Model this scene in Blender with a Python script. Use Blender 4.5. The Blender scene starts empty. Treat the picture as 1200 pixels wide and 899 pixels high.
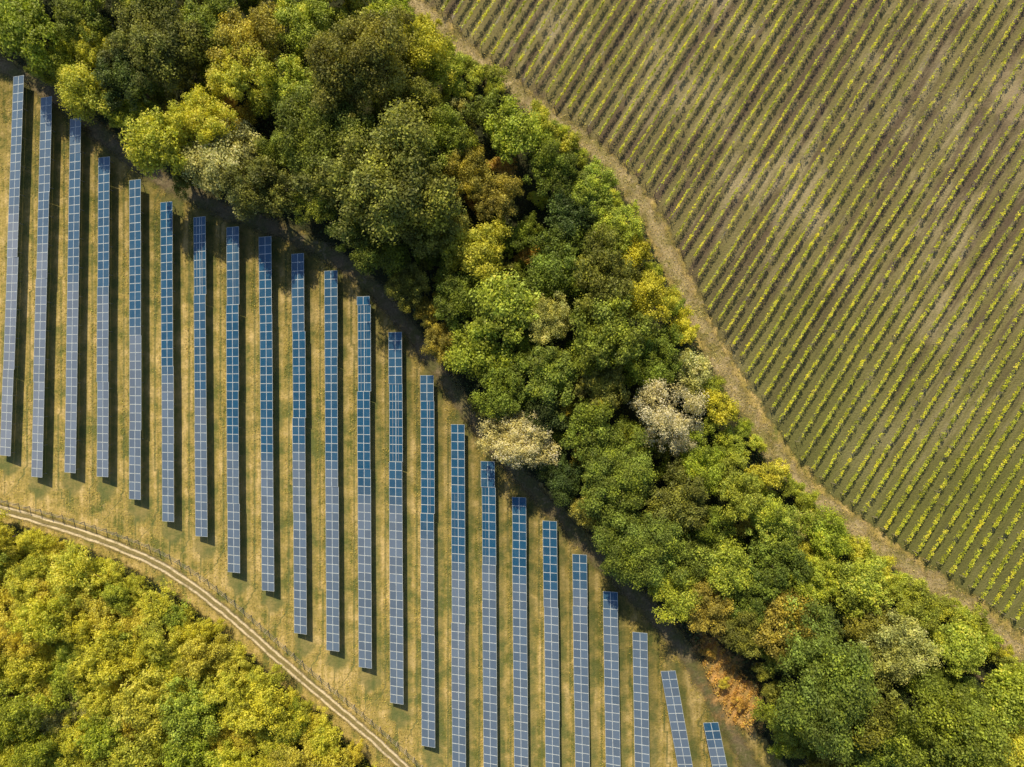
import bpy, math, random
import numpy as np
from mathutils import Vector
random.seed(7); rng = np.random.default_rng(11)
R_ = math.radians
C = bpy.context.scene.collection
H = 120.0; S = 0.15
def W(x, y, z=0.0):
    k = S*(1-z/H); return ((x-600)*k, (449.5-y)*k, z)
# ------------------------------------------------------------------ nodes
class NT:
    def __init__(s, name):
        s.m = bpy.data.materials.new(name); s.m.use_nodes = True
        s.t = s.m.node_tree; s.t.nodes.clear(); s.out = s.t.nodes.new('ShaderNodeOutputMaterial')
    def put(s, sock, v):
        if isinstance(v, bpy.types.NodeSocket): s.t.links.new(v, sock)
        elif v is not None:
            if hasattr(sock.default_value, '__len__') and not hasattr(v, '__len__'): v = [v]*len(sock.default_value)
            if hasattr(sock.default_value, '__len__') and len(sock.default_value) == 4 and len(v) == 3: v = (*v, 1)
            sock.default_value = v
    def n(s, typ, out=0, props=None, **kw):
        nd = s.t.nodes.new(typ)
        for k, v in (props or {}).items(): setattr(nd, k, v)
        for k, v in kw.items():
            key = int(k[1:]) if k[0] == '_' else k.replace('_', ' ')
            s.put(nd.inputs[key], v)
        return nd.outputs[out]
    def math(s, op, a, b=None, c=None, clamp=False):
        nd = s.t.nodes.new('ShaderNodeMath'); nd.operation = op; nd.use_clamp = clamp
        s.put(nd.inputs[0], a); s.put(nd.inputs[1], b); s.put(nd.inputs[2], c); return nd.outputs[0]
    def mix(s, f, a, b, mode='MIX'):
        nd = s.t.nodes.new('ShaderNodeMix'); nd.data_type = 'RGBA'; nd.blend_type = mode
        s.put(nd.inputs[0], f); s.put(nd.inputs[6], a); s.put(nd.inputs[7], b); return nd.outputs[2]
    def rng(s, v, a, b, c=0, d=1):
        nd = s.t.nodes.new('ShaderNodeMapRange'); nd.interpolation_type = 'SMOOTHSTEP'
        for i, q in enumerate((v, a, b, c, d)): s.put(nd.inputs[i], q)
        return nd.outputs[0]
    def attr(s, name):
        nd = s.t.nodes.new('ShaderNodeAttribute'); nd.attribute_name = name; return nd.outputs['Fac']
    def noise(s, vec, scale, detail=4, rough=.55, dist=0):
        return s.n('ShaderNodeTexNoise', 0, Vector=vec, Scale=scale, Detail=detail, Roughness=rough, Distortion=dist)
    def map(s, vec, scale=(1,1,1), rot=(0,0,0)):
        return s.n('ShaderNodeMapping', 0, Vector=vec, Scale=scale, Rotation=rot)
    def pos(s): return s.n('ShaderNodeNewGeometry', 0)
    def finish(s, sh): s.t.links.new(sh, s.out.inputs[0]); return s.m
    def bsdf(s, col, rough=.9, spec=.2, normal=None, metal=0, alpha=None):
        nd = s.t.nodes.new('ShaderNodeBsdfPrincipled')
        s.put(nd.inputs['Base Color'], col); s.put(nd.inputs['Roughness'], rough)
        s.put(nd.inputs['Specular IOR Level'], spec); s.put(nd.inputs['Metallic'], metal)
        if normal is not None: s.put(nd.inputs['Normal'], normal)
        if alpha is not None: s.put(nd.inputs['Alpha'], alpha)
        return nd.outputs[0]
    def bump(s, h, strength=.5, dist=.3):
        return s.n('ShaderNodeBump', 0, Strength=strength, Distance=dist, Height=h)
def simple(name, col, rough=.6, metal=0, spec=.3):
    t = NT(name); p = t.pos(); f = t.noise(p, 3, 4)
    return t.finish(t.bsdf(t.mix(t.rng(f, .3, .7), [c*.8 for c in col], [min(1, c*1.15) for c in col]), rough, spec, metal=metal))
def leafmat(name, trans=.35):
    t = NT(name)
    oc = t.n('ShaderNodeObjectInfo', 'Color')
    tint = t.attr('tint'); warm = t.attr('warm')
    yl = t.mix(1.0, oc, (1.5, 1.34, .7), 'MULTIPLY')
    c = t.mix(warm, oc, yl)
    nz = t.noise(t.pos(), .35, 3)
    f = t.math('MULTIPLY', tint, t.rng(nz, .3, .7, .75, 1.3))
    cc = t.n('ShaderNodeVectorMath', 0, {'operation': 'SCALE'}, _0=c, Scale=f)
    cc = t.n('ShaderNodeVectorMath', 0, {'operation': 'MINIMUM'}, _0=cc, _1=(.85, .78, .6))
    d = t.bsdf(cc, .5, .25)
    tr = t.n('ShaderNodeBsdfTranslucent', 0, Color=t.mix(1.0, cc, (1.15, 1.15, .6), 'MULTIPLY'))
    return t.finish(t.n('ShaderNodeMixShader', 0, _0=trans, _1=d, _2=tr))
LEAF = leafmat('leaf_canopy', .34); VINELEAF = leafmat('vine_leaf', .35); GRASSLEAF = leafmat('grass_blade', .25)
BARK = simple('bark', (.13, .10, .07)); PALEBARK = simple('pale_bark', (.42, .37, .25))
STEEL = simple('galvanised_steel', (.42, .43, .44), .45, .6); WOOD = simple('weathered_post', (.42, .36, .26))
# ------------------------------------------------------------------ geometry utils
def quadmesh(name, Q, mat, tint=None, warm=None):
    n = len(Q); me = bpy.data.meshes.new(name)
    me.vertices.add(n*4); me.vertices.foreach_set('co', Q.reshape(-1).astype(np.float32))
    me.loops.add(n*4); me.loops.foreach_set('vertex_index', np.arange(n*4, dtype=np.int32))
    me.polygons.add(n); me.polygons.foreach_set('loop_start', np.arange(0, n*4, 4, dtype=np.int32))
    me.update(calc_edges=True)
    for nm, v in (('tint', tint), ('warm', warm)):
        if v is not None:
            a = me.attributes.new(nm, 'FLOAT', 'FACE'); a.data.foreach_set('value', np.clip(v, 0, 3).astype(np.float32))
    me.materials.append(mat); return me
def unit(v): return v/np.maximum(np.linalg.norm(v, axis=-1, keepdims=True), 1e-6)
def leaves(P, Nrm, size, aspect=.62):
    n = len(P); Nrm = unit(Nrm); r = rng.normal(size=(n, 3)); T = unit(np.cross(Nrm, r)); B = np.cross(Nrm, T)
    s = np.asarray(size).reshape(-1, 1)*np.ones((n, 1))
    k = rng.uniform(-.2, .2, (n, 1))*s
    return np.stack([P-T*s, P-B*s*aspect+Nrm*k, P+T*s, P+B*s*aspect+Nrm*k], 1)
class MB:
    def __init__(s): s.v = []; s.f = []
    def tube(s, pts, rad, n=6):
        b = len(s.v); pts = [Vector(p) for p in pts]
        for i, p in enumerate(pts):
            d = (pts[min(i+1, len(pts)-1)]-pts[max(i-1, 0)]).normalized()
            a = d.orthogonal().normalized(); c = d.cross(a)
            for j in range(n):
                t = 2*math.pi*j/n; s.v.append(p+(a*math.cos(t)+c*math.sin(t))*rad[i])
        for i in range(len(pts)-1):
            for j in range(n):
                s.f.append((b+i*n+j, b+i*n+(j+1) % n, b+(i+1)*n+(j+1) % n, b+(i+1)*n+j))
        s.f.append(tuple(b+j for j in range(n))[::-1]); e = b+(len(pts)-1)*n; s.f.append(tuple(e+j for j in range(n)))
        return s
    def box(s, c, d):
        b = len(s.v); x, y, z = c; a, e, h = [q/2 for q in d]
        for i in (-1, 1):
            for j in (-1, 1):
                for k in (-1, 1): s.v.append(Vector((x+i*a, y+j*e, z+k*h)))
        for f in ((0,1,3,2),(4,6,7,5),(0,4,5,1),(2,3,7,6),(0,2,6,4),(1,5,7,3)): s.f.append(tuple(b+q for q in f))
        return s
    def mesh(s, name, mat):
        me = bpy.data.meshes.new(name); me.from_pydata([tuple(v) for v in s.v], [], s.f)
        me.materials.append(mat); me.update(); return me
def add(name, me, parent=None, loc=(0,0,0)):
    o = bpy.data.objects.new(name, me); C.objects.link(o); o.location = loc
    if parent: o.parent = parent
    return o
def thing(name, label, cat, loc, group=None, rz=0):
    o = bpy.data.objects.new(name, None); C.objects.link(o); o.location = loc; o.rotation_euler = (0, 0, rz)
    o.empty_display_size = .5
    o['label'] = label; o['category'] = cat
    if group: o['group'] = group
    return o
ONES = 'zeroth first second third fourth fifth sixth seventh eighth ninth tenth eleventh twelfth thirteenth fourteenth fifteenth sixteenth seventeenth eighteenth nineteenth'.split()
TENS = {2:'twent',3:'thirt',4:'fort',5:'fift',6:'sixt',7:'sevent',8:'eight'}
CARD = {2:'twenty',3:'thirty',4:'forty',5:'fifty',6:'sixty',7:'seventy',8:'eighty'}
def ordw(n):
    if n < 20: return ONES[n]
    if n % 10 == 0: return TENS[n//10]+'ieth'
    return CARD[n//10]+'-'+ONES[n % 10]
def pip(px, py, poly):
    px = np.asarray(px, float); py = np.asarray(py, float); ins = np.zeros(px.shape, bool)
    for i in range(len(poly)):
        x1, y1 = poly[i]; x2, y2 = poly[i-1]
        if y1 == y2: continue
        c = ((y1 > py) != (y2 > py)) & (px < (x2-x1)*(py-y1)/(y2-y1)+x1); ins ^= c
    return ins
def pld(px, py, line, closed=False):
    best = np.full(np.shape(px), 1e9); sg = np.ones(np.shape(px)); L = list(line)+([line[0]] if closed else [])
    for (x1, y1), (x2, y2) in zip(L[:-1], L[1:]):
        dx, dy = x2-x1, y2-y1; l2 = dx*dx+dy*dy
        if l2 == 0: continue
        t = np.clip(((px-x1)*dx+(py-y1)*dy)/l2, 0, 1)
        d = np.hypot(px-(x1+t*dx), py-(y1+t*dy)); cr = dx*(py-y1)-dy*(px-x1)
        m = d < best; best = np.where(m, d, best); sg = np.where(m, np.sign(cr), sg)
    return best, sg
def smooth_line(pts, it=2):
    for _ in range(it):
        q = [pts[0]]
        for a, b in zip(pts[:-1], pts[1:]):
            q += [(a[0]*.75+b[0]*.25, a[1]*.75+b[1]*.25), (a[0]*.25+b[0]*.75, a[1]*.25+b[1]*.75)]
        pts = q+[pts[-1]]
    return pts
def P1(fn, x, y, *a, **k): return float(fn(np.array([x]), np.array([y]), *a, **k)[0][0])
# ------------------------------------------------------------------ layout (map coordinates; 1 unit = 0.15 m)
PATH = smooth_line([(330,-160),(428,-60),(482,0),(540,56),(597,103),(660,148),(715,190),(758,245),(786,303),(812,362),(845,428),(885,500),(935,568),(988,612),(1055,662),(1122,704),(1168,738),(1210,780),(1310,860),(1450,1000)])
VB = smooth_line([(380,-160),(450,-60),(498,0),(556,56),(618,106),(680,150),(736,196),(774,248),(802,306),(830,370),(868,434),(910,506),(960,568),(1012,610),(1082,658),(1142,698),(1200,742),(1300,830),(1450,960)])
VPOLY = VB+[(1500,960),(1500,-160)]
WOOD_LL = smooth_line([(-200,-40),(-60,20),(0,62),(60,98),(110,138),(165,180),(215,225),(290,245),(350,270),(410,300),(455,345),(505,410),(545,470),(590,535),(650,580),(695,632),(745,680),(795,735),(835,790),(880,850),(930,905),(1000,1000)], 1)
WOOD_UR = smooth_line([(310,-160),(415,-60),(470,0),(520,50),(580,95),(642,145),(700,190),(748,252),(778,320),(812,395),(855,465),(900,535),(955,592),(1010,638),(1080,690),(1148,735),(1210,795),(1310,880),(1400,1000)], 1)
WPOLY = WOOD_LL+WOOD_UR[::-1]
TRACK = smooth_line([(-200,560),(-80,578),(0,596),(60,613),(130,636),(195,665),(255,708),(310,757),(360,800),(410,842),(450,876),(480,905),(560,990)])
SERV = smooth_line([(-100,30),(40,94),(107,148),(176,204),(247,240),(328,270),(400,304),(451,351),(500,413),(539,470),(579,527),(638,586),(688,641),(739,691),(789,745),(825,800),(860,860),(890,920)], 1)
TPOLY = smooth_line([(-200,585),(-80,595),(0,611),(60,628),(120,651),(180,679),(240,721),(295,771),(349,816),(399,856),(434,891),(520,990)], 1)+[(-200,990)]
SCRUB = smooth_line([(818,735),(845,755),(868,785),(893,812),(890,842),(868,856),(846,830),(824,790),(818,735)], 1)
ROWS = [(22,90,6,533),(54,113,43,560),(89,138,82,555),(122,183,120,560),(158,209,158,587),(195,235,197,613),(233,253,236,630),(272,265,274,672),(311,277,314,693),(349,297,352,743),(388,318,390,762),(426,345,428,785),(463,387,465,827),(500,438,502,877),(536,495,538,915),(572,541,575,925),(608,585,611,925),(644,610,648,925),(679,648,683,925),(715,695,719,925),(750,740,753,925),(783,787,808,925),(833,848,849,925)]
# ------------------------------------------------------------------ sheets
def sheet(name, fn, bb, step, z, mat, cut=-2.0):
    x0, y0, x1, y1 = bb
    xs = np.arange(x0, x1+step, step); ys = np.arange(y0, y1+step, step)
    X, Y = np.meshgrid(xs, ys); PX = X/S+600; PY = 449.5-Y/S
    e, ac = fn(PX, PY); e = e*S; ac = ac*S
    keep = np.maximum.reduce([e[:-1,:-1], e[1:,:-1], e[:-1,1:], e[1:,1:]]) > cut
    idx = np.arange(X.size).reshape(X.shape)
    F = np.stack([idx[:-1,:-1][keep], idx[:-1,1:][keep], idx[1:,1:][keep], idx[1:,:-1][keep]], 1)
    used, inv = np.unique(F.reshape(-1), return_inverse=True)
    me = bpy.data.meshes.new(name); n = len(used); co = np.stack([X.reshape(-1)[used], Y.reshape(-1)[used], np.full(n, z)], 1)
    me.vertices.add(n); me.vertices.foreach_set('co', co.reshape(-1).astype(np.float32))
    me.loops.add(F.size); me.loops.foreach_set('vertex_index', inv.reshape(-1).astype(np.int32))
    me.polygons.add(len(F)); me.polygons.foreach_set('loop_start', np.arange(0, F.size, 4, dtype=np.int32)); me.update(calc_edges=True)
    for nm, v in (('edge', e), ('across', ac)):
        a = me.attributes.new(nm, 'FLOAT', 'POINT'); a.data.foreach_set('value', v.reshape(-1)[used].astype(np.float32))
    me.materials.append(mat); o = add(name, me); o['kind'] = 'structure'; return o
def polyfn(poly):
    def f(PX, PY):
        d, _ = pld(PX, PY, poly, True); s = np.where(pip(PX, PY, poly), 1, -1); return d*s, d*0
    return f
def linefn(line, hw):
    def f(PX, PY):
        d, s = pld(PX, PY, line); return hw-d, d*s
    return f
def alpha(t, p, k=2.2, soft=.5, sc=.5):
    nz = t.noise(p, sc, 6, .65); e = t.math('ADD', t.attr('edge'), t.math('MULTIPLY', t.math('SUBTRACT', nz, .5), k*2))
    return t.rng(e, -soft, soft)
# meadow
def meadow(name, rows=False):
    t = NT(name); p = t.pos()
    big = t.noise(p, .04, 4); mid = t.noise(p, .3, 7, .65); fine = t.noise(p, 2.6, 6, .7)
    st = t.noise(t.map(p, (1.0, .05, 1)), 1, 4, .6)
    f = t.math('ADD', t.math('MULTIPLY', mid, .65), t.math('ADD', t.math('MULTIPLY', st, .4), t.math('MULTIPLY', big, .3)))
    c = t.mix(t.rng(f, .56, .69), (.19, .20, .055), (.48, .37, .12))
    c = t.mix(t.rng(f, .67, .81), c, (.76, .57, .26))
    c = t.mix(t.rng(fine, .35, .7, 0, .65), c, t.mix(1.0, c, (.45, .47, .42), 'MULTIPLY'))
    c = t.mix(t.rng(t.noise(p, .9, 5, .7), .54, .7, 0, .6), c, (.58, .43, .20))
    if rows:
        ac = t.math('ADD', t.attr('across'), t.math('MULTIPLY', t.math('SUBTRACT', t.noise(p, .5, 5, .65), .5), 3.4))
        lush_shade = t.math('MULTIPLY', t.rng(ac, -1.6, -.6), t.rng(ac, 1.9, 3.4, 1, 0))  # lush grass strip beside each row, with the row's shade painted into its colour
        c = t.mix(t.math('MULTIPLY', lush_shade, .8), c, t.mix(t.rng(mid, .4, .65), (.14, .165, .06), (.26, .225, .085)))
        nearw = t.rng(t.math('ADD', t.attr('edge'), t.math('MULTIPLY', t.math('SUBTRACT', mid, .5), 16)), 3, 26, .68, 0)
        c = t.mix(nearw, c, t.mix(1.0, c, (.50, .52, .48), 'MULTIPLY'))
    return t.finish(t.bsdf(c, .95, .1, t.bump(t.math('ADD', fine, mid), .5, .3)))
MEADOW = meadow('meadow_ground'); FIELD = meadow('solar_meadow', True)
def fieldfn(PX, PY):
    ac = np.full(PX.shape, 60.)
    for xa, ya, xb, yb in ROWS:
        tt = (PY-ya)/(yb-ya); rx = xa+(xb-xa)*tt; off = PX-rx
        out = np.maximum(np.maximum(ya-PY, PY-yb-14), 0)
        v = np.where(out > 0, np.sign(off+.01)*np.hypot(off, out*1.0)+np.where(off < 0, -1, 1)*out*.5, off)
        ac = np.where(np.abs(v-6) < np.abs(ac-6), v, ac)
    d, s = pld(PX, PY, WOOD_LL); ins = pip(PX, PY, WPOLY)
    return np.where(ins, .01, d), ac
# vineyard soil
t = NT('vineyard_soil'); p = t.pos(); r = t.map(p, rot=(0, 0, R_(-58)))
strip = t.noise(t.map(r, (.018, .40, 1)), 1, 2, .5); along = t.noise(t.map(r, (.09, .7, 1)), 1, 6, .65)
big = t.noise(p, .02, 3); mid = t.noise(p, .4, 6, .65); fine = t.noise(p, 3, 5, .7)
f = t.math('ADD', t.math('MULTIPLY', strip, .7), t.math('ADD', t.math('MULTIPLY', along, .3), t.math('MULTIPLY', big, .25)))
c = t.mix(t.rng(f, .54, .66), (.155, .118, .082), (.235, .205, .095))
pale = t.math('ADD', t.math('MULTIPLY', t.noise(p, .045, 4), .7), t.math('MULTIPLY', along, .5))
c = t.mix(t.rng(pale, .57, .77, 0, .85), c, (.46, .385, .25))
sxyz = t.n('ShaderNodeSeparateXYZ', 1, _0=p)
gy = t.math('ADD', sxyz, t.math('MULTIPLY', t.math('SUBTRACT', big, .5), 60))
c = t.mix(t.rng(gy, -14, 24, .75, 0), c, (.145, .16, .045))
c = t.mix(t.rng(mid, .42, .75, 0, .45), c, (.19, .185, .065))
c = t.mix(t.rng(fine, .35, .7, 0, .6), c, t.mix(1.0, c, (.5, .5, .5), 'MULTIPLY'))
sp = t.n('ShaderNodeVectorMath', 1, {'operation': 'DISTANCE'}, _0=p, _1=(88.5, 51, 0))
c = t.mix(t.rng(t.math('ADD', sp, t.math('MULTIPLY', mid, 14)), 7, 15, .6, 0), c, (.48, .39, .25))
VSOIL = t.finish(t.bsdf(c, .95, .1, t.bump(t.math('ADD', fine, mid), .6, .3), alpha=alpha(t, p)))
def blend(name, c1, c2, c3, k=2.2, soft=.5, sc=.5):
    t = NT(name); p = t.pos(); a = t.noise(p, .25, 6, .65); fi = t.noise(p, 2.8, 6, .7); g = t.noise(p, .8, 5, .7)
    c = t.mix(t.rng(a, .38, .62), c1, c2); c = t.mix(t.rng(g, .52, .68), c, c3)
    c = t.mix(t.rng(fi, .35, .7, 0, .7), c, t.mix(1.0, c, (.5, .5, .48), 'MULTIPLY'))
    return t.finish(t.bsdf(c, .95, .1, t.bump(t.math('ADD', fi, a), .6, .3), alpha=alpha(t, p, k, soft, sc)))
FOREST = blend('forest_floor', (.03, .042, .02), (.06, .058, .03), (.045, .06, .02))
DRY = blend('dry_grass', (.50, .40, .23), (.28, .25, .09), (.62, .50, .31), 3.0, 1.0, .35)
DIRT = blend('service_dirt', (.22, .175, .11), (.15, .15, .06), (.31, .245, .155), 2.2, .9)
ORANGE = blend('orange_scrub', (.66, .38, .14), (.36, .27, .10), (.74, .47, .21), 6.0, 2.0, .4)
t = NT('track_ruts'); p = t.pos(); ac = t.math('ABSOLUTE', t.math('ADD', t.attr('across'), t.math('MULTIPLY', t.math('SUBTRACT', t.noise(p, .3, 3), .5), .6)))
rut = t.rng(t.math('ABSOLUTE', t.math('SUBTRACT', ac, .54)), .07, .32, 1, 0)
g = t.noise(p, .9, 6, .7); fi = t.noise(p, 3.5, 5, .7)
c = t.mix(t.math('MULTIPLY', rut, t.rng(g, .33, .53, .4, 1)), t.mix(g, (.20, .17, .06), (.38, .30, .15)), (.84, .70, .50))
c = t.mix(t.rng(fi, .4, .7, 0, .55), c, t.mix(1.0, c, (.5, .5, .45), 'MULTIPLY'))
TRK = t.finish(t.bsdf(c, .95, .1, t.bump(t.math('ADD', t.math('MULTIPLY', rut, -1), fi), .5, .2), alpha=alpha(t, p, .9, .4, .8)))
g = MB(); g.v = [Vector((x, y, 0)) for x, y in ((-1500,-1500),(1500,-1500),(1500,1500),(-1500,1500))]; g.f = [(0,1,2,3)]
o = add('ground', g.mesh('ground', MEADOW)); o['kind'] = 'structure'
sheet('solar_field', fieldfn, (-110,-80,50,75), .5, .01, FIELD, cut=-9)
sheet('vineyard_ground', polyfn(VPOLY), (-50,-85,150,95), 1.0, .02, VSOIL)
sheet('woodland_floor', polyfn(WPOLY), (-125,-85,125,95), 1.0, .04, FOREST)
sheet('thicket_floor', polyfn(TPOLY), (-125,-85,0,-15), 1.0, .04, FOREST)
sheet('dry_grass_path', linefn(PATH, 9), (-50,-85,130,95), .6, .06, DRY, cut=-3)
sheet('dirt_service_track', linefn(SERV, 9), (-110,-75,50,70), .6, .06, DIRT, cut=-3)
sheet('bare_soil_patch', polyfn(SCRUB), (30,-65,47,-40), .4, .08, ORANGE, cut=-4)
sheet('farm_track', linefn(TRACK, 6), (-125,-80,0,-10), .4, .08, TRK, cut=-1)
# ------------------------------------------------------------------ solar rows
t = NT('solar_glass'); oc = t.n('ShaderNodeObjectInfo', 'Color'); tc = t.n('ShaderNodeTexCoord', 3)
sx = t.n('ShaderNodeSeparateXYZ', 0, _0=tc); sy = t.n('ShaderNodeSeparateXYZ', 1, _0=tc)
def gridl(v, pitch, w):
    m = t.math('PINGPONG', v, pitch/2); return t.math('LESS_THAN', m, w)
gl = t.math('MAXIMUM', gridl(sx, .2, .005), gridl(sy, .2, .005))
c = t.mix(t.math('MULTIPLY', gl, .5), oc, (.25, .30, .36))
c = t.mix(t.rng(t.noise(t.pos(), .7, 4), .45, .75, 0, .12), c, (.20, .26, .32))
SG = t.finish(t.bsdf(c, .12, .5))
ALU = simple('aluminium_frame', (.68, .74, .78), .4, .1)
PITCH = 1.5; MW = 1.28; TILT = R_(18)
def module_mesh():
    w, l, b, th = MW-.02, PITCH-.025, .038, .04
    v = [(-w/2,-l/2,0),(w/2,-l/2,0),(w/2,l/2,0),(-w/2,l/2,0)]
    vi = [(-w/2+b,-l/2+b,0),(w/2-b,-l/2+b,0),(w/2-b,l/2-b,0),(-w/2+b,l/2-b,0)]
    vg = [(a, c, -.006) for a, c, _ in vi]; vb = [(a, c, -th) for a, c, _ in v]
    V = v+vi+vg+vb; F = []; M = []
    for i in range(4):
        j = (i+1) % 4
        F += [(i, j, 4+j, 4+i), (4+i, 4+j, 8+j, 8+i), (12+i, 12+j, j, i)]; M += [1, 1, 1]
    F += [(8,9,10,11), (15,14,13,12)]; M += [0, 1]
    me = bpy.data.meshes.new('solar_module'); me.from_pydata(V, [], F); me.materials.append(SG); me.materials.append(ALU)
    for q, m in zip(me.polygons, M): q.material_index = m
    me.update(); return me
MOD = module_mesh()
ZC = 1.5
POSTS = {s: MB().box((0,0,(ZC+s*.7*math.sin(TILT)-.12)/2),(.12,.08,ZC+s*.7*math.sin(TILT)-.12)).mesh('post', STEEL) for s in (-1,1)}
def sky_refl_y(x): return float(np.interp(x, [0,100,160,270,390,540,660,760,850], [240,330,385,520,545,655,690,730,900]))  # map y below which modules get the painted sky reflection
for ri, (xa, ya, xb, yb) in enumerate(ROWS):
    A = Vector(W(xa, ya, ZC)); B = Vector(W(xb, yb, ZC)); A.z = B.z = 0
    L = (A-B).length; n = max(2, int(round(L/PITCH))); n = min(n, 50)
    d = (A-B).normalized(); rz = math.atan2(-d.x, d.y)
    if ri < 14:
        end = 'ending above the dirt track' if ri > 8 else 'ending on open grass'
    else: end = 'running out of the bottom edge'
    extra = {0:'leftmost of all, leaning and palest', 21:'second from the right, short and slanting', 22:'shortest of all, at the far right'}
    lab = 'solar panel row '+extra[ri] if ri in extra else 'blue solar panel row, %s from the left, %s' % (ordw(ri+1), end)
    root = thing('solar_panel_row', lab, 'solar panels', tuple((A+B)/2), 'parallel solar panel rows in the meadow', rz)
    dx = dz = 0; dt = 0; nt = random.randint(8, 14); tv = random.uniform(-.05, .05)
    for k in range(n):
        if k >= nt:
            nt += random.randint(9, 15); dx = random.uniform(-.09, .09); dz = random.uniform(-.05, .05); dt = random.uniform(-.03, .03); tv = random.uniform(-.15, .15)
        y = (k+.5)*PITCH-n*PITCH/2; tk = TILT+dt
        py = yb+(ya-yb)*(k+.5)/n
        for s in (-1, 1):
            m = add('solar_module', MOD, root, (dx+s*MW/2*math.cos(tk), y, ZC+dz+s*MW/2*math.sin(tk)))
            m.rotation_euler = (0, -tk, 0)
            thr = sky_refl_y(xa)+ri % 3*9-8; a = min(1, max(0, (py-thr)/26+.5))*.9+tv
            if ri < 5: a = (5-ri)*.16+.9*a  # leftmost rows get more of the painted sky reflection
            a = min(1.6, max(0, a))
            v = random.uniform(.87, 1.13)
            dark = (.007, .074, .168); pal = (.125, .17, .255)  # pal has the sky's reflection mixed into the cell colour
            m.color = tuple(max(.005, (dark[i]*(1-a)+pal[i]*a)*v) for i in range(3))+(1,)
    for q in (-.55, .55):
        z = ZC+q*math.sin(TILT)-.10
        add('rail', MB().box((q*math.cos(TILT), 0, z), (.08, n*PITCH-.1, .08)).mesh('rail', STEEL), root)
    npst = max(2, int(n*PITCH/5)); 
    for k in range(npst+1):
        y = -n*PITCH/2+.5+k*(n*PITCH-1)/npst
        for s in (-1, 1): add('post', POSTS[s], root, (s*.7, y, 0))
# ------------------------------------------------------------------ vines
ang = R_(58); dv = np.array([math.cos(ang), -math.sin(ang)]); nv = np.array([math.sin(ang), math.cos(ang)])
o0 = np.array([503., 0.]); SP = 15.4
VPOST = MB().tube([(0,0,0),(0,0,1),(0,0,1.7)], [.06,.055,.05], 6).mesh('trellis_post', WOOD)
rows = []
for i in range(-3, 90):
    base = o0+nv*SP*(i+.4); tt = np.arange(-1300, 1500, 3.0)
    pts = base[None]+dv[None]*tt[:, None]
    ok = pip(pts[:,0], pts[:,1], VPOLY) & (pts[:,0] < 1240) & (pts[:,1] > -45) & (pts[:,1] < 930)
    if ok.sum() < 12: continue
    tv = tt[ok]; rows.append((base, tv.min()+random.uniform(0, 9), tv.max()))
for ri, (base, t0, t1) in enumerate(rows):
    a = base+dv*t0; b = base+dv*t1
    A = Vector(W(a[0], a[1])); B = Vector(W(b[0], b[1])); L = (B-A).length; d = (B-A).normalized()
    root = thing('vine_row', 'yellow green trellised vine row, %s of the vineyard rows counted from its upper left corner' % ordw(ri+1), 'vine row', tuple(A), 'parallel vine rows of the vineyard', math.atan2(d.y, d.x))
    npl = int(L/.9); xs = (np.arange(npl)+.5)*.9+rng.uniform(-.15, .15, npl)
    wx = np.array(A)[0]+xs*d.x; wy = np.array(A)[1]+xs*d.y
    lf = np.sin(wx*.11+wy*.05)+np.sin(wx*.05-wy*.13+1)+np.sin(wy*.23+ri)*.5
    upr = np.clip((wx-10)/50, 0, 1)*np.clip((wy+5)/45, 0, 1)
    vig = np.clip(1.04-.38*upr+.13*lf+rng.normal(0, .26, npl), .15, 1.6); vig[rng.random(npl) < .04+.06*upr] = .06
    cnt = (vig*44).astype(int); idx = np.repeat(np.arange(npl), cnt); n = len(idx)
    nk = len(np.arange(0, npl+8, 8)); wob = np.interp(np.arange(npl), np.arange(0, npl+8, 8), rng.normal(0, .07, nk))
    P = np.stack([xs[idx]+rng.normal(0, .27, n), wob[idx]+rng.normal(0, .105, n), .6+1.05*rng.beta(2.4, 1.5, n)], 1)
    Nn = rng.normal(size=(n, 3))*.6+np.array([0, 0, 1.0])
    pt = rng.uniform(.7, 1.3, npl)[idx]; pw = np.clip(rng.normal(.35, .25, npl), 0, 1)[idx]
    fo = add('foliage', quadmesh('vine_foliage', leaves(P, Nn, rng.uniform(.09, .15, n), .8), VINELEAF, pt*rng.uniform(.7, 1.3, n), pw+rng.normal(0, .15, n)), root)
    fo.color = (.50, .56, .065, 1)
    wb = MB()
    for z in (.8, 1.2, 1.5): wb.box((L/2, 0, z), (L, .012, .012))
    add('wire', wb.mesh('wire', STEEL), root)
    npst = max(1, int(L/9))
    for k in range(npst+1): add('trellis_post', VPOST, root, (k*L/npst, .03, 0))
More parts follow.
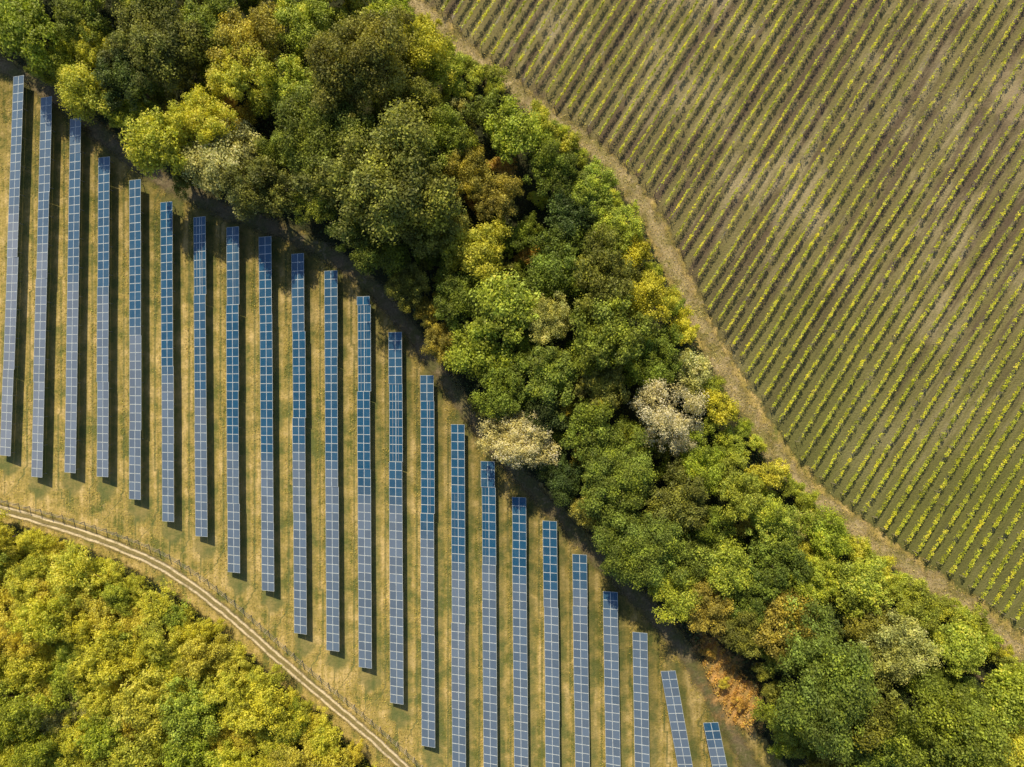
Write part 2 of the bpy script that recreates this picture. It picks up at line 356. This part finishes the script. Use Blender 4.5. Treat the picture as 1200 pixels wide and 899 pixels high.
# ------------------------------------------------------------------ trees
def crown_mesh(R, flat, nl, ns, leaf, seed, dens=1.0, name='crown', sub=.17):
    global rng
    keep = rng; rng = np.random.default_rng(seed)
    LC = []; ph = rng.uniform(0, 6.28, 3)
    for i in range(nl):
        th = i*2.399+rng.uniform(-.4, .4); rr = math.sqrt((i+.5)/nl)*.66
        rr *= 1+.22*math.sin(2*th+ph[0])+.16*math.sin(3*th+ph[1])
        z = math.sqrt(max(.02, 1-(min(rr, .79)/.8)**2))*.5+rng.uniform(-.22, .20)
        LC.append((np.array([rr*math.cos(th), rr*math.sin(th), z*flat]), rng.uniform(.18, .40)))
    Q = []; TT = []; WW = []
    for c, lr in LC:
        lt = rng.uniform(.78, 1.22); lw = rng.uniform(-.1, .25)
        dirs = unit(rng.normal(size=(ns, 3))+np.array([0, 0, .35]))
        for dd in dirs:
            sc = c+dd*lr*rng.uniform(.6, 1.2)*np.array([1, 1, .85]); sr = sub*rng.uniform(.45, 1.35)*lr/.32
            n = int(dens*8.5*(sr*R)**2/(leaf*leaf)); n = max(n, 12)
            u = unit(rng.normal(size=(n, 3))+np.array([0, 0, .4]))
            P = (sc[None]+u*sr*rng.uniform(.3, 1.35, (n, 1))*np.array([1, 1, .85]))*R
            Q.append(leaves(P, u+rng.normal(size=(n, 3))*.65+np.array([0, 0, .4]), rng.uniform(.55, 1.3, n)*leaf))
            stt = rng.uniform(.75, 1.28)*lt; TT.append(stt*rng.uniform(.5, 1.5, n)); WW.append(np.clip(lw+rng.normal(.25, .22)+rng.normal(0, .15, n), 0, 1))
    me = quadmesh(name, np.concatenate(Q), LEAF, np.concatenate(TT), np.concatenate(WW)); rng = keep; return me, LC
def trunk_mesh(R, hz, LC, mat, name='trunk', every=2):
    m = MB(); r0 = .045*R+.05; j = random.uniform(-.3, .3)
    m.tube([(0,0,0),(j*.3,.1,hz*.35),(j,0,hz*.75),(j*.6,0,hz+.2*R)], [r0*1.4, r0, r0*.8, r0*.4], 8)
    for c, lr in LC[::every]:
        e = c*R; m.tube([(j*.7,0,hz*.6),(e[0]*.5, e[1]*.5, hz+e[2]*.3),(e[0], e[1], hz+e[2]+lr*R*.5)], [r0*.5, r0*.3, r0*.1], 5)
    return m.mesh(name, mat)
KIND = {}
def mk(key, R, hz, flat, nl, ns, leaf, nvar, dens=1.0, mat=BARK, sub=.17, every=2):
    KIND[key] = (R, hz, [])
    for v in range(nvar):
        cm, LC = crown_mesh(R, flat, nl, ns, leaf, 100*len(KIND)+v, dens, 'crown', sub)
        KIND[key][2].append((cm, trunk_mesh(R, hz, LC, mat, every=every)))
mk('L', 9.5, 8.0, .8, 22, 17, .18, 4, .64, sub=.12)
mk('M', 6.0, 5.6, .85, 14, 14, .155, 6, .66, sub=.14)
mk('F', 5.5, 5.6, .9, 13, 13, .18, 4, .5, sub=.17)
mk('S', 3.6, 3.0, .85, 9, 11, .14, 6, .64, sub=.17)
mk('P', 6.0, 6.0, .8, 22, 13, .14, 2, .50, PALEBARK, sub=.13, every=1)
mk('Q', 6.0, 6.0, .7, 17, 9, .13, 1, .32, PALEBARK, sub=.13, every=1)
mk('G', 4.2, 2.6, .75, 18, 12, .115, 7, .46, sub=.125)
COL = {'dark green': (.085,.125,.04), 'deep olive': (.205,.22,.05), 'mid green': (.19,.25,.045), 'bright green': (.35,.42,.065),
       'yellow green': (.52,.54,.075), 'golden': (.60,.54,.085), 'orange brown': (.58,.39,.11), 'cream': (.66,.60,.38), 'pale olive': (.41,.42,.17), 'brownish olive': (.36,.325,.07)}
T = [(35,38,42,'F','bright green'),(22,8,34,'M','mid green'),(105,108,30,'F','yellow green'),(115,62,26,'M','yellow green'),(95,20,40,'M','mid green'),(180,42,60,'L','deep olive'),(150,95,38,'M','dark green'),(215,90,30,'M','deep olive'),
 (192,172,42,'F','yellow green'),(240,150,36,'M','yellow green'),(262,194,46,'M','pale olive'),(272,128,18,'S','orange brown'),(255,30,38,'M','mid green'),(300,50,44,'M','brownish olive'),(290,92,38,'M','yellow green'),(345,105,38,'M','bright green'),
 (315,224,40,'M','deep olive'),(360,25,42,'M','bright green'),(385,160,58,'L','mid green'),(425,85,62,'L','deep olive'),(452,215,76,'L','deep olive'),(500,262,44,'M','deep olive'),(447,294,40,'M','mid green'),(495,65,34,'F','yellow green'),(520,90,24,'F','bright green'),(455,25,26,'S','bright green'),
 (520,160,38,'M','mid green'),(545,205,32,'M','brownish olive'),(585,232,34,'M','brownish olive'),(560,292,38,'M','yellow green'),(602,158,36,'F','bright green'),(570,130,28,'S','mid green'),(645,200,34,'M','mid green'),(692,222,34,'M','bright green'),(722,268,34,'M','bright green'),
 (655,315,40,'M','mid green'),(705,325,44,'M','deep olive'),(745,300,24,'S','yellow green'),(755,352,36,'M','yellow green'),(715,395,46,'M','mid green'),(592,362,44,'F','bright green'),(560,412,38,'F','bright green'),(538,355,36,'M','mid green'),(640,375,32,'P','pale olive'),(640,435,40,'M','mid green'),(620,300,15,'S','orange brown'),(590,200,16,'S','orange brown'),(560,240,14,'S','orange brown'),
 (608,516,40,'P','cream'),(776,482,42,'Q','cream'),(797,512,24,'Q','cream'),(700,450,34,'M','deep olive'),(690,500,40,'M','mid green'),(843,482,24,'S','yellow green'),(810,430,26,'S','pale olive'),(720,560,50,'L','mid green'),(795,585,42,'M','deep olive'),(750,638,52,'L','mid green'),(662,558,30,'M','dark green'),
 (860,570,34,'M','bright green'),(848,668,34,'F','bright green'),(900,608,32,'M','bright green'),(828,713,34,'M','brownish olive'),(905,660,36,'M','mid green'),(922,728,42,'M','brownish olive'),(955,795,62,'L','mid green'),(1050,760,44,'P','pale olive'),(965,628,28,'F','bright green'),(1010,690,36,'F','bright green'),
 (1010,830,40,'M','deep olive'),(925,845,34,'M','mid green'),(1100,850,62,'L','mid green'),(1165,805,38,'F','bright green'),(1070,705,34,'M','bright green'),(1125,762,34,'F','bright green'),(1175,870,40,'M','yellow green'),(868,826,9,'S','orange brown'),(832,765,9,'S','orange brown'),(848,800,8,'S','golden'),(1020,735,34,'M','deep olive'),(895,555,22,'S','yellow green'),(800,385,24,'S','yellow green'),(770,420,34,'M','mid green'),(1020,890,40,'M','mid green')]
def far_ok(x, y, r, k):
    for q in T:
        if math.hypot(x-q[0], y-q[1]) < k*(r+q[2]): return False
    return True
pal_mid = ['mid green','deep olive','mid green','mid green','bright green','deep olive','bright green','dark green','bright green','brownish olive']
pal_ur = ['bright green','yellow green','bright green','bright green','pale olive','yellow green','bright green']
random.seed(21)
acc = 0
for a, b in zip(WOOD_UR[:-1], WOOD_UR[1:]):      # the shrubby outer edge of the wood
    L = math.hypot(b[0]-a[0], b[1]-a[1]); ux, uy = (b[0]-a[0])/L, (b[1]-a[1])/L; s = -acc
    while s+21 <= L:
        s += 21; off = random.uniform(2, 15); x = a[0]+ux*s-uy*off; y = a[1]+uy*s+ux*off; r = random.uniform(12, 21)
        if -25 < x < 1225 and -25 < y < 925 and far_ok(x, y, r, .5): T.append((x, y, r, 'S', random.choice(['yellow green','bright green','bright green','bright green','yellow green','bright green'])))
    acc = L-s
for rr, tries, k in ((36, 2500, .67), (27, 3500, .63), (20, 5000, .61), (15, 4500, .61)):
    for _ in range(tries):
        x = random.uniform(-30, 1230); y = random.uniform(-30, 930); r = rr*random.uniform(.85, 1.15)
        if not pip(np.array([x]), np.array([y]), WPOLY)[0]: continue
        e = P1(pld, x, y, WPOLY, True)
        if e < r*.45 or P1(pld, x, y, WOOD_LL) < r*.62 or not far_ok(x, y, r, k): continue
        if math.hypot(x-640, y-262) < 24 and rr > 16: continue
        if P1(pld, x, y, SCRUB, True) < r*1.0 or pip(np.array([x]), np.array([y]), SCRUB)[0]: continue
        du = P1(pld, x, y, WOOD_UR)
        col = random.choice(pal_ur if du < 60 else pal_mid)
        T.append((x, y, r, ('M' if r > 23 else 'S') if random.random() < .65 else ('F' if r > 23 else 'S'), col))
nwood = len(T)
def where_t(x, y):
    e = P1(pld, x, y, TPOLY, True)
    return 'track edge' if e < 45 and y < 905 else 'left part' if x < 120 else 'middle' if x < 260 else 'right part'
def place(items, where):
    recs = []
    for (x, y, r, kd, col) in items:
        R, hz, var = KIND[kd]; s = r*S/R*1.04
        size = 'large' if r > 48 else 'mid-sized' if r > 27 else 'small'
        if where == 'wood':
            dl = P1(pld, x, y, WOOD_LL); du = P1(pld, x, y, WOOD_UR)
            zone = 'vineyard side' if du < 50 else 'solar side' if dl < 60 else 'middle'
            a = x+y; seg = 'upper left' if a < 430 else 'upper' if a < 780 else 'central' if a < 1130 else 'lower' if a < 1500 else 'lower right'
            key = '%s %s tree, %s, %s stretch of wood' % (size, col, zone, seg)
        else:
            key = '%s %s shrub, %s of the thicket below the track' % (size, col, where_t(x, y))
        recs.append([key, x, y, r, kd, col, s, size])
    cnt = {}
    for q in recs: cnt.setdefault(q[0], []).append(q)
    for key, qs in cnt.items():
        qs.sort(key=lambda q: q[1])
        for i, (key, x, y, r, kd, col, s, size) in enumerate(qs):
            lab = key if len(qs) == 1 else key+', %s such from left' % ordw(i+1)
            R, hz, var = KIND[kd]; cm, tm = random.choice(var)
            zs = s
            loc = W(x, y, (hz+.2*R)*zs); loc = (loc[0], loc[1], 0)
            nm = 'broadleaf_tree' if where == 'wood' and size != 'small' else 'small_tree' if where == 'wood' else 'shrub'
            root = thing(nm, lab, 'tree' if where == 'wood' else 'shrub', loc, 'trees of the wood between field and vineyard' if where == 'wood' else 'shrubs of the thicket below the track', random.uniform(0, 6.28))
            root.scale = (s*random.uniform(.9, 1.1), s*random.uniform(.9, 1.1), zs*random.uniform(.85, 1.25))
            add('trunk', tm, root)
            c = add('crown', cm, root, (0, 0, hz)); v = random.uniform(.85, 1.18); b = COL[col]
            c.color = (b[0]*v*random.uniform(.94, 1.06), b[1]*v, b[2]*v*random.uniform(.85, 1.2), 1)
place(T, 'wood')
T = []
for rr, tries, k in ((34, 300, .60), (25, 3000, .54), (18, 4000, .51), (13, 3000, .53)):
    for _ in range(tries):
        x = random.uniform(-25, 460); y = random.uniform(600, 925); r = rr*random.uniform(.8, 1.2)
        if not pip(np.array([x]), np.array([y]), TPOLY)[0]: continue
        e = P1(pld, x, y, TPOLY, True)
        if e < r*.45 or not far_ok(x, y, r, k): continue
        if y > 820 and x < 130: pal = ['bright green','yellow green','pale olive','bright green']
        else: pal = ['golden','yellow green','yellow green','yellow green','golden','bright green','yellow green']
        T.append((x, y, r, 'G', random.choice(pal)))
place(T, 'thicket')
print('COUNTS wood', nwood, 'thicket', len(T), 'vine rows', len(rows))
# ------------------------------------------------------------------ stuff: undergrowth and grass
def scatter(name, label, cat, N, fn, hgt, size, col, tlo=.6, thi=1.4, up=.6, bb=None, aspect=.62):
    x = rng.uniform(bb[0], bb[2], N); y = rng.uniform(bb[1], bb[3], N); m = fn(x, y); x = x[m]; y = y[m]; n = len(x)
    P = np.stack([(x-600)*S, (449.5-y)*S, .1+rng.random(n)*hgt*(.4+.6*np.abs(np.sin(x*.09+y*.05)*np.cos(y*.11)))], 1)
    Q = leaves(P, rng.normal(size=(n, 3))*.7+np.array([0, 0, up]), rng.uniform(.7, 1.3, n)*size, aspect)
    o = add(name, quadmesh(name, Q, GRASSLEAF, rng.uniform(tlo, thi, n), rng.uniform(0, .6, n)))
    o.color = (*col, 1); o['kind'] = 'stuff'; o['label'] = label; o['category'] = cat
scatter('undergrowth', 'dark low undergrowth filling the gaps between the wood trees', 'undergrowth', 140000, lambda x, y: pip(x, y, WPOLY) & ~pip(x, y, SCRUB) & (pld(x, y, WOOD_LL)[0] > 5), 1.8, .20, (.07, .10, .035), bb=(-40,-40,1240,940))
scatter('thicket_undergrowth', 'low green growth between the thicket shrubs', 'undergrowth', 70000, lambda x, y: pip(x, y, TPOLY), 2.2, .15, (.34, .36, .06), bb=(-30,590,500,930))
scatter('scrub', 'loose orange brown dry scrub near the last short panel rows', 'scrub', 34000, lambda x, y: pip(x, y, SCRUB) & (np.sin(x*.5+y*.3)*np.sin(y*.12-x*.2+1)+rng.normal(0, .4, len(x)) > .35), .9, .14, (.60, .38, .12), bb=(800,720,900,870))
def near(line, a): return lambda x, y: (pld(x, y, line)[0] < a*rng.random(len(x))**.7)
scatter('dry_grass', 'dry straw coloured grass tufts along the path beside the vineyard', 'grass', 260000, near(PATH, 24), .45, .14, (.50, .42, .17), tlo=.35, bb=(440,-20,1230,930), aspect=.3)
def fieldmask(x, y):
    m = ~pip(x, y, WPOLY) & ~pip(x, y, TPOLY) & ~pip(x, y, VPOLY) & (pld(x, y, TRACK)[0] > 5) & (pld(x, y, PATH)[0] > 20) & (pld(x, y, SERV)[0] > 9)
    ac = fieldfn(x, y)[1]; m &= (ac < -6) | (ac > 21)
    g = np.sin(x*.05+np.sin(y*.03))*np.sin(y*.04+1)+rng.normal(0, .6, len(x)); return m & (g > -.1) & (y > x*.6-60)
scatter('meadow_grass', 'short olive and straw grass of the meadow among the solar rows', 'grass', 330000, fieldmask, .3, .11, (.50, .42, .12), bb=(-20,40,930,920), aspect=.35)
# ------------------------------------------------------------------ fence
FL = [(-30,577),(60,600),(130,621),(200,648),(262,692),(318,742),(368,786),(418,828),(458,862),(492,893),(520,925)]
A = W(*FL[0]); root = thing('wire_fence', 'thin wire fence on wooden posts along the upper side of the dirt track', 'fence', A)
pts = [Vector(W(*q)) for q in smooth_line(FL, 2)]; FP = MB().tube([(0,0,0),(0,0,.8),(0,0,1.5)], [.10,.095,.09], 6).mesh('fence_post', WOOD)
wb = MB(); acc = 0; nxt = 0
for a, b in zip(pts[:-1], pts[1:]):
    L = (b-a).length
    while nxt <= acc+L:
        q = a.lerp(b, (nxt-acc)/L); add('fence_post', FP, root, (q.x-A[0], q.y-A[1], 0)); nxt += 2.0
    acc += L
for z in (.5, .95, 1.4): wb.tube([(q.x-A[0], q.y-A[1], z) for q in pts], [.02]*len(pts), 4)
add('wire', wb.mesh('wire', STEEL), root)
# ------------------------------------------------------------------ light and camera
EL = R_(41); AZ = Vector((-.24, .97, 0)).normalized()
sv = AZ*math.cos(EL)+Vector((0, 0, math.sin(EL)))
sl = bpy.data.lights.new('sun', 'SUN'); sl.energy = 5.0; sl.angle = R_(.8); sl.color = (1, .86, .57)
so = bpy.data.objects.new('sun', sl); C.objects.link(so); so.rotation_euler = sv.to_track_quat('Z', 'Y').to_euler(); so.location = (-40, 80, 150)
w = bpy.data.worlds.new('World'); bpy.context.scene.world = w; w.use_nodes = True; nt = w.node_tree
sky = nt.nodes.new('ShaderNodeTexSky'); sky.sky_type = 'NISHITA'; sky.sun_disc = False; sky.sun_elevation = EL; sky.sun_rotation = math.atan2(AZ.x, AZ.y)
nt.links.new(sky.outputs[0], nt.nodes['Background'].inputs[0]); nt.nodes['Background'].inputs[1].default_value = .105
cam = bpy.data.cameras.new('camera'); cam.lens = 24; cam.sensor_width = 36; cam.clip_end = 4000; cam.clip_start = 1
co = bpy.data.objects.new('camera', cam); C.objects.link(co); co.location = (0, 0, H); bpy.context.scene.camera = co
vs = bpy.context.scene.view_settings; vs.view_transform = 'Standard'; vs.look = 'None'; vs.exposure = 0
